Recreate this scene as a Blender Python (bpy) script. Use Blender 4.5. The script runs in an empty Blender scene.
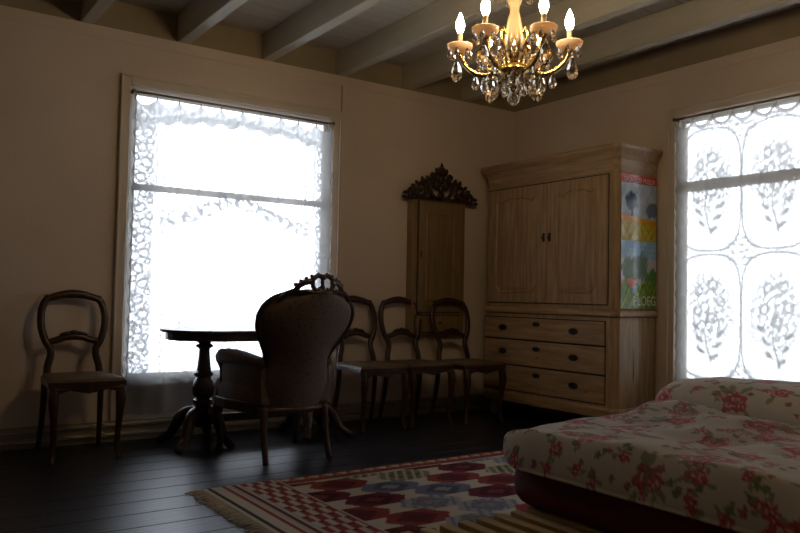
import bpy, bmesh, math, random
import numpy as np
from mathutils import Vector, Matrix
random.seed(7); rng = np.random.default_rng(7)
PI = math.pi
sc = bpy.context.scene
COL = sc.collection

# ------------------------------------------------------------------ camera
cam_d = bpy.data.cameras.new('camera'); cam = bpy.data.objects.new('camera', cam_d); COL.objects.link(cam)
cam_d.sensor_width = 36.0; cam_d.lens = 769.0 / 800.0 * 36.0; cam_d.clip_start = .02
def _cv(x, y): return Vector((x - 400.0, -(y - 266.5), -769.0)).normalized()
_X = _cv(1507, 319); _Y = _cv(-135, 286); _Y = (_Y - _X * _X.dot(_Y)).normalized(); _Z = _X.cross(_Y)
cam.matrix_world = Matrix.Translation((0, 0, .95)) @ Matrix((_X, _Y, _Z)).to_4x4()
sc.camera = cam

# ------------------------------------------------------------------ world and light
SKY = 8.6
w = bpy.data.worlds.new('overcast_sky'); sc.world = w; w.use_nodes = True
w.node_tree.nodes['Background'].inputs[0].default_value = (.84, .92, 1.04, 1)
w.node_tree.nodes['Background'].inputs[1].default_value = SKY
def portal(name, loc, rot, sx, sy):
    l = bpy.data.lights.new(name, 'AREA'); l.shape = 'RECTANGLE'; l.size = sx; l.size_y = sy
    l.cycles.is_portal = True
    o = bpy.data.objects.new(name, l); o.location = loc; o.rotation_euler = rot; COL.objects.link(o)
portal('daylight_portal', (2.1, 5.22, 1.33), (-PI/2, 0, 0), 1.6, 1.95)
portal('daylight_portal', (4.90, 2.6, 1.33), (0, PI/2, 0), 1.95, 1.6)
vs = sc.view_settings
vs.view_transform = 'Standard'; vs.look = 'None'; vs.gamma = 1; vs.use_curve_mapping = False
vs.exposure = 0.0
cy = sc.cycles
cy.use_denoising = True; cy.use_adaptive_sampling = False; cy.max_bounces = 10; cy.diffuse_bounces = 6; cy.transparent_max_bounces = 16
cy.caustics_reflective = False; cy.caustics_refractive = False; cy.sample_clamp_indirect = 4

# ------------------------------------------------------------------ materials
M = {}
def nmat(name):
    m = bpy.data.materials.new(name); m.use_nodes = True
    nt = m.node_tree; b = nt.nodes['Principled BSDF']; M[name] = m
    return m, nt, b
def link(nt, a, b): nt.links.new(a, b)
def N(nt, t, **kw):
    n = nt.nodes.new(t)
    for k, v in kw.items():
        if k in n.inputs: n.inputs[k].default_value = v
        else: setattr(n, k, v)
    return n
def mat(name, c, rough=.6, var=.12, scale=6, metal=0, bump=0, bscale=60, stretch=(1, 1, 1), spec=.5, rand=0, coat=0):
    m, nt, b = nmat(name)
    tc = N(nt, 'ShaderNodeTexCoord'); mp = N(nt, 'ShaderNodeMapping'); mp.inputs['Scale'].default_value = stretch
    link(nt, tc.outputs['Object'], mp.inputs[0])
    nz = N(nt, 'ShaderNodeTexNoise', Scale=scale, Detail=5, Roughness=.6); link(nt, mp.outputs[0], nz.inputs['Vector'])
    cr = N(nt, 'ShaderNodeValToRGB')
    cr.color_ramp.elements[0].position = .3; cr.color_ramp.elements[1].position = .7
    cr.color_ramp.elements[0].color = (*[x * (1 - var) for x in c], 1)
    cr.color_ramp.elements[1].color = (*[min(1, x * (1 + var)) for x in c], 1)
    link(nt, nz.outputs['Fac'], cr.inputs[0])
    out = cr.outputs[0]
    if rand:
        oi = N(nt, 'ShaderNodeObjectInfo'); hs = N(nt, 'ShaderNodeHueSaturation')
        mr = N(nt, 'ShaderNodeMapRange'); mr.inputs[3].default_value = 1 - rand; mr.inputs[4].default_value = 1 + rand
        link(nt, oi.outputs['Random'], mr.inputs[0]); link(nt, mr.outputs[0], hs.inputs['Value'])
        link(nt, out, hs.inputs['Color']); out = hs.outputs[0]
    link(nt, out, b.inputs['Base Color'])
    b.inputs['Roughness'].default_value = rough; b.inputs['Metallic'].default_value = metal
    b.inputs['Specular IOR Level'].default_value = spec; b.inputs['Coat Weight'].default_value = coat
    if bump:
        n2 = N(nt, 'ShaderNodeTexNoise', Scale=bscale, Detail=4); link(nt, mp.outputs[0], n2.inputs['Vector'])
        bp = N(nt, 'ShaderNodeBump', Strength=bump, Distance=.01); link(nt, n2.outputs['Fac'], bp.inputs['Height'])
        link(nt, bp.outputs[0], b.inputs['Normal'])
    return m
def attr_mat(name, rough, var=.1, scale=80, spec=.3, bump=0, bscale=300, sheen=0):
    m, nt, b = nmat(name)
    at = N(nt, 'ShaderNodeAttribute', attribute_name='Col')
    tc = N(nt, 'ShaderNodeTexCoord'); nz = N(nt, 'ShaderNodeTexNoise', Scale=scale, Detail=3)
    link(nt, tc.outputs['Object'], nz.inputs['Vector'])
    mr = N(nt, 'ShaderNodeMapRange'); mr.inputs[3].default_value = 1 - var; mr.inputs[4].default_value = 1 + var
    link(nt, nz.outputs['Fac'], mr.inputs[0])
    hs = N(nt, 'ShaderNodeHueSaturation'); link(nt, at.outputs['Color'], hs.inputs['Color']); link(nt, mr.outputs[0], hs.inputs['Value'])
    link(nt, hs.outputs[0], b.inputs['Base Color'])
    b.inputs['Roughness'].default_value = rough; b.inputs['Specular IOR Level'].default_value = spec
    b.inputs['Sheen Weight'].default_value = sheen
    if bump:
        n2 = N(nt, 'ShaderNodeTexNoise', Scale=bscale, Detail=2); link(nt, tc.outputs['Object'], n2.inputs['Vector'])
        bp = N(nt, 'ShaderNodeBump', Strength=bump, Distance=.004); link(nt, n2.outputs['Fac'], bp.inputs['Height']); link(nt, bp.outputs[0], b.inputs['Normal'])
    return m
mat('wall', (.74, .62, .53), .85, .05, 1.6, bump=.15, bscale=90)
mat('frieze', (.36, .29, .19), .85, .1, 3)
mat('trim', (.66, .56, .46), .5, .05, 4)
mat('ceiling_board', (.50, .47, .43), .7, .10, 3, stretch=(.3, 4, 4), rand=.06)
mat('beam', (.47, .43, .35), .65, .10, 3, stretch=(4, .4, 4), rand=.03)
mat('floor_gap', (.004, .004, .005), .8)
mat('floorboard', (.009, .011, .022), .34, .35, 5, stretch=(.5, 6, 1), bump=.25, bscale=12, rand=.35, spec=.45)
mat('baseboard', (.33, .28, .20), .5, .1, 5)
mat('pipe', (.42, .36, .25), .3, .1, 10, metal=.5)
mat('window_white', (.72, .70, .66), .45, .04, 5)
mat('dark_wood', (.034, .014, .009), .30, .45, 9, stretch=(6, 6, 1.2), bump=.06, bscale=40, spec=.5)
mat('chair_wood', (.046, .017, .010), .28, .45, 9, stretch=(6, 6, 1.2), bump=.06, bscale=40, spec=.5)
mat('cane', (.14, .095, .055), .6, .2, 120, bump=.3, bscale=260)
mat('dark_leather', (.06, .03, .02), .45, .25, 20)
mat('pine', (.42, .28, .155), .48, .34, 5, stretch=(7, 7, .55), bump=.10, bscale=25)
mat('pine_horizontal', (.42, .28, .155), .48, .34, 5, stretch=(7, .55, 7), bump=.10, bscale=25)
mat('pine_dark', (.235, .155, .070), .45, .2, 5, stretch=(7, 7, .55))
mat('slat_pine', (.50, .36, .15), .5, .15, 5, stretch=(9, .6, 9))
mat('handle_metal', (.05, .045, .04), .4, .2, 20, metal=.8)
mat('brass', (.62, .42, .15), .25, .1, 10, metal=1)
mat('rod_metal', (.22, .15, .08), .35, .1, 10, metal=.6)
mat('red_sheet', (.115, .008, .012), .85, .15, 8)
mat('candle', (.75, .62, .42), .5, .05, 10)
mat('piping', (.10, .05, .04), .7, .1, 20)
mat('ground', (.80, .80, .79), .9, .06, 1)
mat('text_white', (.82, .80, .76), .4, .02, 5)
attr_mat('rug', .95, .14, 120, .1, bump=.5, bscale=220)
attr_mat('floral', .9, .06, 40, .2, bump=.1, bscale=30, sheen=.2)
attr_mat('poster', .22, .05, 60, .5)
# armchair fabric: damask in two close browns
m, nt, b = nmat('damask')
tc = N(nt, 'ShaderNodeTexCoord'); vo = N(nt, 'ShaderNodeTexVoronoi', Scale=45); nz = N(nt, 'ShaderNodeTexNoise', Scale=40, Detail=3, Distortion=1.4)
link(nt, tc.outputs['Object'], vo.inputs['Vector']); link(nt, tc.outputs['Object'], nz.inputs['Vector'])
mx = N(nt, 'ShaderNodeMath', operation='ADD'); link(nt, vo.outputs['Distance'], mx.inputs[0]); link(nt, nz.outputs['Fac'], mx.inputs[1])
cr = N(nt, 'ShaderNodeValToRGB'); cr.color_ramp.elements[0].position = .72; cr.color_ramp.elements[1].position = .88
cr.color_ramp.elements[0].color = (.062, .036, .027, 1); cr.color_ramp.elements[1].color = (.105, .068, .052, 1)
link(nt, mx.outputs[0], cr.inputs[0]); link(nt, cr.outputs[0], b.inputs['Base Color'])
b.inputs['Roughness'].default_value = .75; b.inputs['Sheen Weight'].default_value = .15
# clear window glass (thin pane)
m, nt, b = nmat('window_glass'); nt.nodes.remove(b); o = nt.nodes['Material Output']
tr = N(nt, 'ShaderNodeBsdfTransparent'); gl = N(nt, 'ShaderNodeBsdfGlossy', Roughness=.02); lw = N(nt, 'ShaderNodeFresnel', IOR=1.45)
mxs = N(nt, 'ShaderNodeMixShader'); link(nt, lw.outputs[0], mxs.inputs[0]); link(nt, tr.outputs[0], mxs.inputs[1]); link(nt, gl.outputs[0], mxs.inputs[2]); link(nt, mxs.outputs[0], o.inputs[0])
# lace: thread density decides how much light passes straight through
def lace_mat(name, tint, tf):
    m, nt, b = nmat(name); nt.nodes.remove(b); o = nt.nodes['Material Output']
    at = N(nt, 'ShaderNodeAttribute', attribute_name='dens')
    tr = N(nt, 'ShaderNodeBsdfTransparent'); df = N(nt, 'ShaderNodeBsdfDiffuse', Color=(*tint, 1)); tl = N(nt, 'ShaderNodeBsdfTranslucent', Color=(*tint, 1))
    a = N(nt, 'ShaderNodeMixShader', Fac=tf); link(nt, df.outputs[0], a.inputs[1]); link(nt, tl.outputs[0], a.inputs[2])
    mm = N(nt, 'ShaderNodeMixShader', Fac=.5)
    op = N(nt, 'ShaderNodeMapRange'); op.inputs[1].default_value = .5; op.inputs[2].default_value = 1; op.inputs[3].default_value = 1; op.inputs[4].default_value = 0
    link(nt, at.outputs['Fac'], op.inputs[0]); link(nt, op.outputs[0], tr.inputs['Color']); link(nt, tr.outputs[0], mm.inputs[1]); link(nt, a.outputs[0], mm.inputs[2]); link(nt, mm.outputs[0], o.inputs[0])
lace_mat('lace_white', (.86, .86, .86), .26); lace_mat('lace_cream', (.84, .81, .75), .20)
# crystal and glass
m, nt, b = nmat('crystal'); b.inputs['Base Color'].default_value = (1, .93, .80, 1); b.inputs['Transmission Weight'].default_value = 1; b.inputs['Roughness'].default_value = .03; b.inputs['IOR'].default_value = 1.55
m, nt, b = nmat('dish_glass'); nt.nodes.remove(b); o = nt.nodes['Material Output']
tl = N(nt, 'ShaderNodeBsdfTranslucent', Color=(1, .80, .62, 1)); df = N(nt, 'ShaderNodeBsdfDiffuse', Color=(.95, .76, .60, 1)); gl = N(nt, 'ShaderNodeBsdfGlossy', Roughness=.15)
m1 = N(nt, 'ShaderNodeMixShader', Fac=.5); link(nt, tl.outputs[0], m1.inputs[1]); link(nt, df.outputs[0], m1.inputs[2])
m2 = N(nt, 'ShaderNodeMixShader', Fac=.12); link(nt, m1.outputs[0], m2.inputs[1]); link(nt, gl.outputs[0], m2.inputs[2]); link(nt, m2.outputs[0], o.inputs[0])
m, nt, b = nmat('column_glass'); b.inputs['Base Color'].default_value = (.50, .36, .23, 1); b.inputs['Transmission Weight'].default_value = .35; b.inputs['Roughness'].default_value = .15
m, nt, b = nmat('bulb'); b.inputs['Base Color'].default_value = (1, .9, .7, 1); b.inputs['Emission Color'].default_value = (1.0, .74, .40, 1); b.inputs['Emission Strength'].default_value = 140

# ------------------------------------------------------------------ mesh helpers
class B:
    def __init__(s): s.v = []; s.f = []
    def box(s, x0, x1, y0, y1, z0, z1):
        n = len(s.v)
        s.v += [(x, y, z) for z in (z0, z1) for y in (y0, y1) for x in (x0, x1)]
        s.f += [tuple(n + i for i in q) for q in ((0, 2, 3, 1), (4, 5, 7, 6), (0, 1, 5, 4), (2, 6, 7, 3), (0, 4, 6, 2), (1, 3, 7, 5))]
        return s
    def rings(s, rs, cap=True, closed=False):
        n = len(s.v); k = len(rs[0])
        for r in rs: s.v += [tuple(p) for p in r]
        m = len(rs)
        for i in range(m if closed else m - 1):
            for j in range(k):
                a = n + i * k + j; b = n + i * k + (j + 1) % k; c = n + ((i + 1) % m) * k + (j + 1) % k; d = n + ((i + 1) % m) * k + j
                s.f.append((a, b, c, d))
        if cap and not closed:
            s.f.append(tuple(n + j for j in reversed(range(k)))); s.f.append(tuple(n + (m - 1) * k + j for j in range(k)))
        return s
    def lathe(s, prof, c=(0, 0, 0), k=16, flute=0, axis='z'):
        rs = []
        for r, z in prof:
            ring = []
            for j in range(k):
                a = 2 * PI * j / k; rr = max(r, .0004) * (1 + flute * (1 if j % 2 else -1))
                ring.append((c[0] + rr * math.cos(a), c[1] + rr * math.sin(a), c[2] + z))
            rs.append(ring)
        return s.rings(rs)
    def sweep(s, pts, a, b=None, nrm=None, k=8, closed=False):
        """tube along pts; a = half size in the plane of the path, b = half size along nrm"""
        pts = [Vector(p) for p in pts]; n = len(pts)
        a = list(a) if hasattr(a, '__len__') else [a] * n
        b = a if b is None else (list(b) if hasattr(b, '__len__') else [b] * n)
        rs = []; prev = None
        for i, p in enumerate(pts):
            if closed: t = pts[(i + 1) % n] - pts[i - 1]
            else: t = pts[min(i + 1, n - 1)] - pts[max(i - 1, 0)]
            t.normalize()
            if nrm is not None: nn = Vector(nrm)
            else:
                nn = prev if prev is not None else (Vector((0, 1, 0)) if abs(t.y) < .9 else Vector((1, 0, 0)))
            nn = (nn - t * nn.dot(t))
            if nn.length < 1e-5: nn = t.orthogonal()
            nn.normalize(); prev = nn; u = t.cross(nn)
            rs.append([p + u * (a[i] * math.cos(2 * PI * j / k)) + nn * (b[i] * math.sin(2 * PI * j / k)) for j in range(k)])
        return s.rings(rs, closed=closed)
    def prism(s, out, d0, d1, plane='xz'):
        """outline (2-D, ccw) extruded between d0 and d1 along the third axis"""
        def P(u, v, d): return {'xz': (u, d, v), 'xy': (u, v, d), 'yz': (d, u, v)}[plane]
        return s.rings([[P(u, v, d0) for u, v in out], [P(u, v, d1) for u, v in out]])
    def grid(s, P, cu=False):
        n = len(s.v); R, C = len(P), len(P[0])
        for row in P: s.v += [tuple(p) for p in row]
        for i in range(R - 1):
            for j in range(C - 1):
                a = n + i * C + j; s.f.append((a, a + 1, a + C + 1, a + C))
        return s
    def blob(s, c, r, k=8):
        rs = []
        for i in range(5):
            t = PI * (i + .5) / 5 - PI / 2
            rs.append([(c[0] + r[0] * math.cos(t) * math.cos(2 * PI * j / k), c[1] + r[1] * math.cos(t) * math.sin(2 * PI * j / k), c[2] + r[2] * math.sin(t)) for j in range(k)])
        return s.rings(rs)
    def mesh(s, name):
        me = bpy.data.meshes.new(name); me.from_pydata(s.v, [], s.f)
        bm = bmesh.new(); bm.from_mesh(me); bmesh.ops.recalc_face_normals(bm, faces=bm.faces); bm.to_mesh(me); bm.free()
        return me
    def build(s, name, m, parent=None, loc=(0, 0, 0), smooth=False, bevel=0, seg=2, auto=False, sub=0):
        me = s.mesh(name); me.materials.append(M[m])
        o = bpy.data.objects.new(name, me); COL.objects.link(o); o.location = loc
        if parent is not None: o.parent = parent
        if smooth:
            for p in me.polygons: p.use_smooth = True
            if auto:
                try: me.set_sharp_from_angle(angle=math.radians(45))
                except Exception: pass
        if bevel:
            bv = o.modifiers.new('bevel', 'BEVEL'); bv.width = bevel; bv.segments = seg; bv.limit_method = 'ANGLE'
        if sub:
            sb = o.modifiers.new('sub', 'SUBSURF'); sb.levels = sub; sb.render_levels = sub
        return o
def tag(o, label=None, cat=None, group=None, kind=None):
    for k, v in (('label', label), ('category', cat), ('group', group), ('kind', kind)):
        if v: o[k] = v
    return o
def empty(name, loc=(0, 0, 0), rz=0, **kw):
    o = bpy.data.objects.new(name, None); COL.objects.link(o); o.location = loc; o.rotation_euler.z = rz; o.empty_display_size = .1
    return tag(o, **kw)
def copy_tree(o, parent=None):
    c = o.copy(); COL.objects.link(c); c.parent = parent
    for ch in list(o.children):
        copy_tree(ch, c)
    return c
def box(name, m, x0, x1, y0, y1, z0, z1, parent=None, bevel=0): return B().box(x0, x1, y0, y1, z0, z1).build(name, m, parent, bevel=bevel)
def inst(name, me, parent, loc=(0, 0, 0), rot=(0, 0, 0), scale=(1, 1, 1)):
    o = bpy.data.objects.new(name, me); COL.objects.link(o); o.parent = parent; o.location = loc; o.rotation_euler = rot; o.scale = scale; return o
def catmull(pts, per=6, closed=False):
    P = [Vector(p) for p in pts]; n = len(P); out = []
    for i in range(n if closed else n - 1):
        p0 = P[(i - 1) % n] if closed or i > 0 else P[0]; p1 = P[i]; p2 = P[(i + 1) % n]
        p3 = P[(i + 2) % n] if closed or i + 2 < n else P[-1]
        for k in range(per):
            t = k / per
            out.append(.5 * ((2 * p1) + (p2 - p0) * t + (2 * p0 - 5 * p1 + 4 * p2 - p3) * t * t + (3 * p1 - p0 - 3 * p2 + p3) * t ** 3))
    if not closed: out.append(P[-1])
    return out
def interp(x, xs, ys): return float(np.interp(x, xs, ys))
def set_col(o, cols):
    at = o.data.color_attributes.new('Col', 'FLOAT_COLOR', 'POINT')
    c = np.ones((len(cols), 4), dtype=np.float32); c[:, :3] = cols
    at.data.foreach_set('color', c.ravel())

# ================================================================== the setting
XL, XB, YN, YA, ZW, ZC = -2.6, 4.74, -1.9, 5.06, 2.63, 2.82
TH = .13
# floor
floor = empty('floor', (0, 0, 0), kind='structure')
box('subfloor', 'floor_gap', XL - .1, XB + .1, YN - .1, YA + .1, -.12, -.022, floor)
bw = .195
fb = B().box(0, XB - XL, 0, bw - .004, -.022, 0).mesh('floorboard'); fb.materials.append(M['floorboard'])
y = YN
while y < YA - .01:
    o = inst('floorboard', fb, floor, (XL, y, 0))
    if y + bw > YA: o.scale.y = (YA - y) / bw
    bv = o.modifiers.new('b', 'BEVEL'); bv.width = .002; bv.segments = 1
    y += bw
# wall at the back with window opening, wall on the right with window opening
WA = (1.36, 2.86, .37, 2.285); WBn = (1.85, 3.375, .37, 2.275)
def wall_with_hole(name, axis, c, a0, a1, hole, thick):
    h0, h1, z0, z1 = hole; bb = B()
    segs = [(a0, h0, -.02, ZW), (h1, a1, -.02, ZW), (h0, h1, -.02, z0), (h0, h1, z1, ZW)]
    for s0, s1, q0, q1 in segs:
        if axis == 'y': bb.box(s0, s1, c, c + thick, q0, q1)
        else: bb.box(c, c + thick, s0, s1, q0, q1)
    o = bb.build(name, 'wall'); bm = bmesh.new(); bm.from_mesh(o.data); bmesh.ops.remove_doubles(bm, verts=bm.verts, dist=1e-5); bm.to_mesh(o.data); bm.free()
    return tag(o, kind='structure')
wall_back = wall_with_hole('wall_back', 'y', YA, XL - TH, XB + TH, WA, TH)
wall_right = wall_with_hole('wall_right', 'x', XB, YN - TH, YA, WBn, TH)
tag(box('wall_left', 'wall', XL - TH, XL, YN - TH, YA, -.02, ZC + .05), kind='structure')
tag(box('wall_front', 'wall', XL, XB, YN - TH, YN, -.02, ZC + .05), kind='structure')
# frieze between the beams, set back a little, and the shallow board under it
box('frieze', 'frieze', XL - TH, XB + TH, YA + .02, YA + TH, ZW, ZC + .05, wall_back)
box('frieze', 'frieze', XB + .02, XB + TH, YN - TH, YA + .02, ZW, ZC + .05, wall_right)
box('cornice_board', 'wall', XL, XB, YA - .007, YA, 2.555, ZW, wall_back, bevel=.003)
box('cornice_board', 'wall', XB - .007, XB, YN, YA - .007, 2.555, ZW, wall_right, bevel=.003)
box('panel_seam', 'frieze', 2.936, 2.945, YA - .006, YA, 2.35, 2.555, wall_back)
# ceiling with boards and beams
ceiling = empty('ceiling', (0, 0, ZC), kind='structure')
box('ceiling_deck', 'ceiling_board', XL - TH, XB + TH, YN - TH, YA + TH, .022, .1, ceiling)
cb = B().box(0, XB - XL, 0, .203, 0, .022).mesh('ceiling_board'); cb.materials.append(M['ceiling_board'])
y = YN
while y < YA:
    o = inst('ceiling_board', cb, ceiling, (XL, y, random.uniform(0, .002)))
    if y + .209 > YA: o.scale.y = (YA + .02 - y) / .203
    y += .209
bmh = B().box(0, .082, YN, YA + .02, ZW - ZC, 0).mesh('beam'); bmh.materials.append(M['beam'])
for k in range(-5, 6):
    o = inst('beam', bmh, ceiling, (1.045 + .6165 * k, 0, 0)); bv = o.modifiers.new('b', 'BEVEL'); bv.width = .006; bv.segments = 2
# baseboards
tag(box('baseboard_back', 'baseboard', XL, XB, YA - .018, YA, 0, .13, bevel=.004), kind='structure')
tag(box('baseboard_right', 'baseboard', XB - .018, XB, YN, YA - .018, 0, .13, bevel=.004), kind='structure')
tag(box('baseboard_left', 'baseboard', XL, XL + .018, YN, YA - .018, 0, .13), kind='structure')
tag(box('baseboard_front', 'baseboard', XL + .018, XB - .018, YN, YN + .018, 0, .13), kind='structure')
# heating pipes along the back wall
for z, txt in ((.112, 'thin upper heating pipe along the skirting of the window wall'), (.052, 'thin lower heating pipe along the skirting of the window wall')):
    t = empty('heating_pipe', (0, YA - .045, z), label=txt, cat='pipe', group='heating pipes on the skirting')
    B().sweep([(XL + .1, 0, 0), (XB - .05, 0, 0)], .011, k=10).build('pipe_run', 'pipe', t, smooth=True)
    for x in (-1.6, -.6, .4, 1.25, 2.05, 2.8, 3.45, 4.1):
        B().box(x - .012, x + .012, -.014, .030, -.016, .016).build('pipe_clip', 'pipe', t, bevel=.003)

# windows: casing, sash, transom, panes, sill.  local frame: u along the wall, w into the wall (outwards)
def window(name, place, width, z0, z1, rz, tf, th):
    t = empty(name, place, rz, kind='structure')
    W = width
    def bx(n, m, u0, u1, w0, w1, q0, q1, par=t, bevel=.004): return box(n, m, u0, u1, w0, w1, q0, q1, par, bevel)
    # casing on the room side
    bx('casing', 'trim', -.062, 0, -.022, 0, 0.13, z1 + .064); bx('casing', 'trim', W, W + .07, -.022, 0, 0.13, z1 + .064)
    bx('casing', 'trim', 0, W, -.022, 0, z1, z1 + .064)
    bx('casing_bead', 'trim', -.062, -.048, -.032, -.022, 0.13, z1 + .064); bx('casing_bead', 'trim', W + .056, W + .07, -.032, -.022, .13, z1 + .064)
    bx('casing_bead', 'trim', -.048, W + .056, -.032, -.022, z1 + .05, z1 + .064)
    # jamb linings
    bx('jamb', 'window_white', 0, .02, 0, .09, z0, z1); bx('jamb', 'window_white', W - .02, W, 0, .09, z0, z1); bx('jamb', 'window_white', .02, W - .02, 0, .09, z1 - .02, z1)
    bx('sill', 'window_white', -.02, W + .02, -.02, .10, z0 - .03, z0)
    # sash
    zt = z0 + (z1 - z0) * tf
    s = .034
    f = bx('sash', 'window_white', .02, .02 + s, .025, .062, z0, z1 - .02)
    bx('sash', 'window_white', W - .02 - s, W - .02, .025, .062, z0, z1 - .02)
    bx('sash_rail', 'window_white', .02 + s, W - .02 - s, .025, .062, z0, z0 + .05); bx('sash_rail', 'window_white', .02 + s, W - .02 - s, .025, .062, z1 - .05, z1 - .02)
    bx('transom', 'window_white', .02 + s, W - .02 - s, .02, .067, zt - th, zt + th)
    bx('pane', 'window_glass', .02 + s, W - .02 - s, .042, .046, z0 + .05, zt - th, t, 0)
    bx('pane', 'window_glass', .02 + s, W - .02 - s, .042, .046, zt + th, z1 - .05, t, 0)
    return t
window('window_1', (WA[0], YA, 0), WA[1] - WA[0], WA[2], WA[3], 0, .66, .020)
window('window_2', (XB, WBn[1], 0), WBn[1] - WBn[0], WBn[2], WBn[3], -PI / 2, .735, .035)
# pale ground outside
tag(box('ground', 'ground', -60, 60, -60, 60, -.45, -.30), kind='structure')

# lace curtains -------------------------------------------------------------
def smooth(e0, e1, x): t = np.clip((x - e0) / (e1 - e0), 0, 1); return t * t * (3 - 2 * t)
def ring(U, V, cx, cy, r, w): return np.exp(-((np.hypot(U - cx, V - cy) - r) / w) ** 2)
def disc(U, V, cx, cy, r): return 1 - smooth(r * .75, r * 1.05, np.hypot(U - cx, V - cy))
def rosette(D, U, V, cx, cy, r, petals=6, amt=.8):
    """add one flower of lace"""
    i = (np.abs(U - cx) < r * 1.6) & (np.abs(V - cy) < r * 1.6)
    if not i.any(): return
    u = U[i] - cx; v = V[i] - cy; rr = np.hypot(u, v); th = np.arctan2(v, u)
    rad = r * (.84 + .16 * np.cos(petals * th))
    fl = 1 - smooth(rad * .80, rad * 1.08, rr)
    val = amt - .05 * np.exp(-((rr - .5 * r) / (.16 * r)) ** 2)
    D[i] = np.where(fl > 0, np.maximum(D[i], D[i] + (val - D[i]) * fl), D[i])
def lacy(U, V, scale, seed):
    r_ = np.random.default_rng(seed); out = np.zeros(U.shape)
    for s_, a_, n_ in ((scale, 1., 7), (scale * .55, .7, 6)):
        for _ in range(n_):
            t = r_.random() * 2 * PI; q = 2 * PI / s_ * (.8 + .4 * r_.random())
            out += a_ * np.sin(q * (U * math.cos(t) + V * math.sin(t)) + r_.random() * 6.28)
    return out / 2.2
def lay(D, mask, d): return np.maximum(D, D + (d - D) * np.clip(mask, 0, 1))
def lace_curtain(name, place, rz, W, zt, zb, n_swag, pattern, m, label, net):
    nu, nv = int(W / .0062), int((zt - zb) / .0066)
    s = np.linspace(0, 1, nu); q = np.linspace(0, 1, nv)
    S, Q = np.meshgrid(s, q)                                    # row 0 = top
    U = S * W; sw = (S * n_swag) % 1.0
    sag = .050 * (1 - (2 * sw - 1) ** 2)
    top = zt - sag; Zb = zb + .010 * np.abs(np.sin(S * PI * 14))
    Z = top + (Zb - top) * Q
    edge = .014 * np.abs(np.sin(Q * PI * 17)) 
    X = edge + S * (W - 2 * edge) 
    Yw = .012 * np.sin(S * PI * 2 * n_swag * .5 + .6) * (.25 + .75 * (1 - Q)) + .008 * np.sin(S * 23 + Q * 2.1) + .006 * np.sin(S * 61 + Q)
    V = Z - zb                                                  # height above hem
    D = np.full(S.shape, net)
    D += .03 * np.sin(U * 2 * PI / .0125) * np.sin(V * 2 * PI / .0132)
    D = pattern(D, U, V, W, zt - zb, zt - Z - sag)
    D = np.maximum(D, .85 * (1 - smooth(.004, .012, Z * 0 + (top - Z))))      # top hem
    D = np.clip(D, .04, .985)
    P = np.stack([X, Yw, Z], -1)
    bb = B(); bb.v = [tuple(p) for p in P.reshape(-1, 3)]
    idx = np.arange(nu * nv).reshape(nv, nu)
    bb.f = np.stack([idx[:-1, :-1], idx[:-1, 1:], idx[1:, 1:], idx[1:, :-1]], -1).reshape(-1, 4).tolist()
    root = empty(name, place, rz, **label)
    me = bpy.data.meshes.new('lace'); me.from_pydata(bb.v, [], bb.f); me.materials.append(M[m])
    a = me.attributes.new('dens', 'FLOAT', 'POINT'); a.data.foreach_set('value', D.astype(np.float32).ravel())
    o = bpy.data.objects.new('lace', me); COL.objects.link(o); o.parent = root
    for p in me.polygons: p.use_smooth = True
    hk = B().sweep([(0, -.004, .006), (0, 0, .0105), (0, .004, .006), (0, .004, -.012), (0, 0, -.03)], .0018, k=5).mesh('curtain_hook'); hk.materials.append(M['rod_metal'])
    for k in range(n_swag + 1):
        inst('curtain_hook', hk, root, (min(max(k / n_swag * W, .006), W - .006), 0, zt))
    return root
def pat_a(D, U, V, W, H, T):
    e = np.minimum(U, W - U)
    # side borders of small flowers and rings
    D = np.where(e < .15, np.maximum(D, .80), D)
    D = lay(D, (e < .135) * smooth(.15, .7, lacy(U, V, .040, 5)), .955)
    for side in (0, 1):
        for k in range(22):
            cy_ = .06 + k * .098
            for ux, dy, r, wr in ((.055 if k % 2 else .085, 0, .030, .008), (.11, .045, .018, .007), (.025, .03, .018, .007)):
                D = lay(D, ring(U, V, ux if side == 0 else W - ux, cy_ + dy, r, wr), .985)
    for x in (.160, .178, .235): D = lay(D, np.exp(-((e - x) / .005) ** 2), .97)
    D = lay(D, np.exp(-((e - .205) / .014) ** 2) * (np.sin(V * 2 * PI / .045) > .0), .96)
    # vertical drawn threads under the hooks in the upper part
    for k in range(1, 10):
        D = lay(D, np.exp(-((U - W * k / 10) / .0075) ** 2) * smooth(H - .75, H - .60, V), .96)
    # top band, lower edge arched
    arch = .085 + .085 * (2 * U / W - 1) ** 2
    D = np.where(T < arch, np.maximum(D, .90), D)
    D = lay(D, (T < arch) * smooth(.1, .7, lacy(U, V, .05, 9)), .965)
    for k in range(40): D = lay(D, ring(U, V, W * (k + .5) / 40, H - .03 - (.06 + .085 * (2 * (k + .5) / 40 - 1) ** 2), .014, .006), .98)
    # garland hanging around the transom
    t = np.clip((U / W - .15) / .70, 0, 1); cyg = H * .66 - .01 + .07 * np.cos((t - .5) * 2 * PI)
    env = np.exp(-((V - cyg) / .085) ** 4) * (U / W > .12) * (U / W < .88)
    D = lay(D, env * smooth(.05, .5, lacy(U, V, .075, 21)), .955)
    for k in range(9):
        tt = k / 8; D = lay(D, ring(U, V, W * (.18 + .64 * tt), H * .66 - .01 + .07 * math.cos((tt - .5) * 2 * PI), .034, .010), .97)
    # scattered faint bouquets
    n2 = smooth(.15, .7, lacy(U, V, .06, 33))
    for bx_, by_ in ((.3, .50), (.7, .50), (.5, .38), (.22, .28), (.78, .30), (.5, .20), (.30, .12), (.70, .12)):
        D = lay(D, np.exp(-(((U - W * bx_) / .10) ** 2 + ((V - H * by_) / .15) ** 2) ** 2) * n2, .90)
    return D
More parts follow.
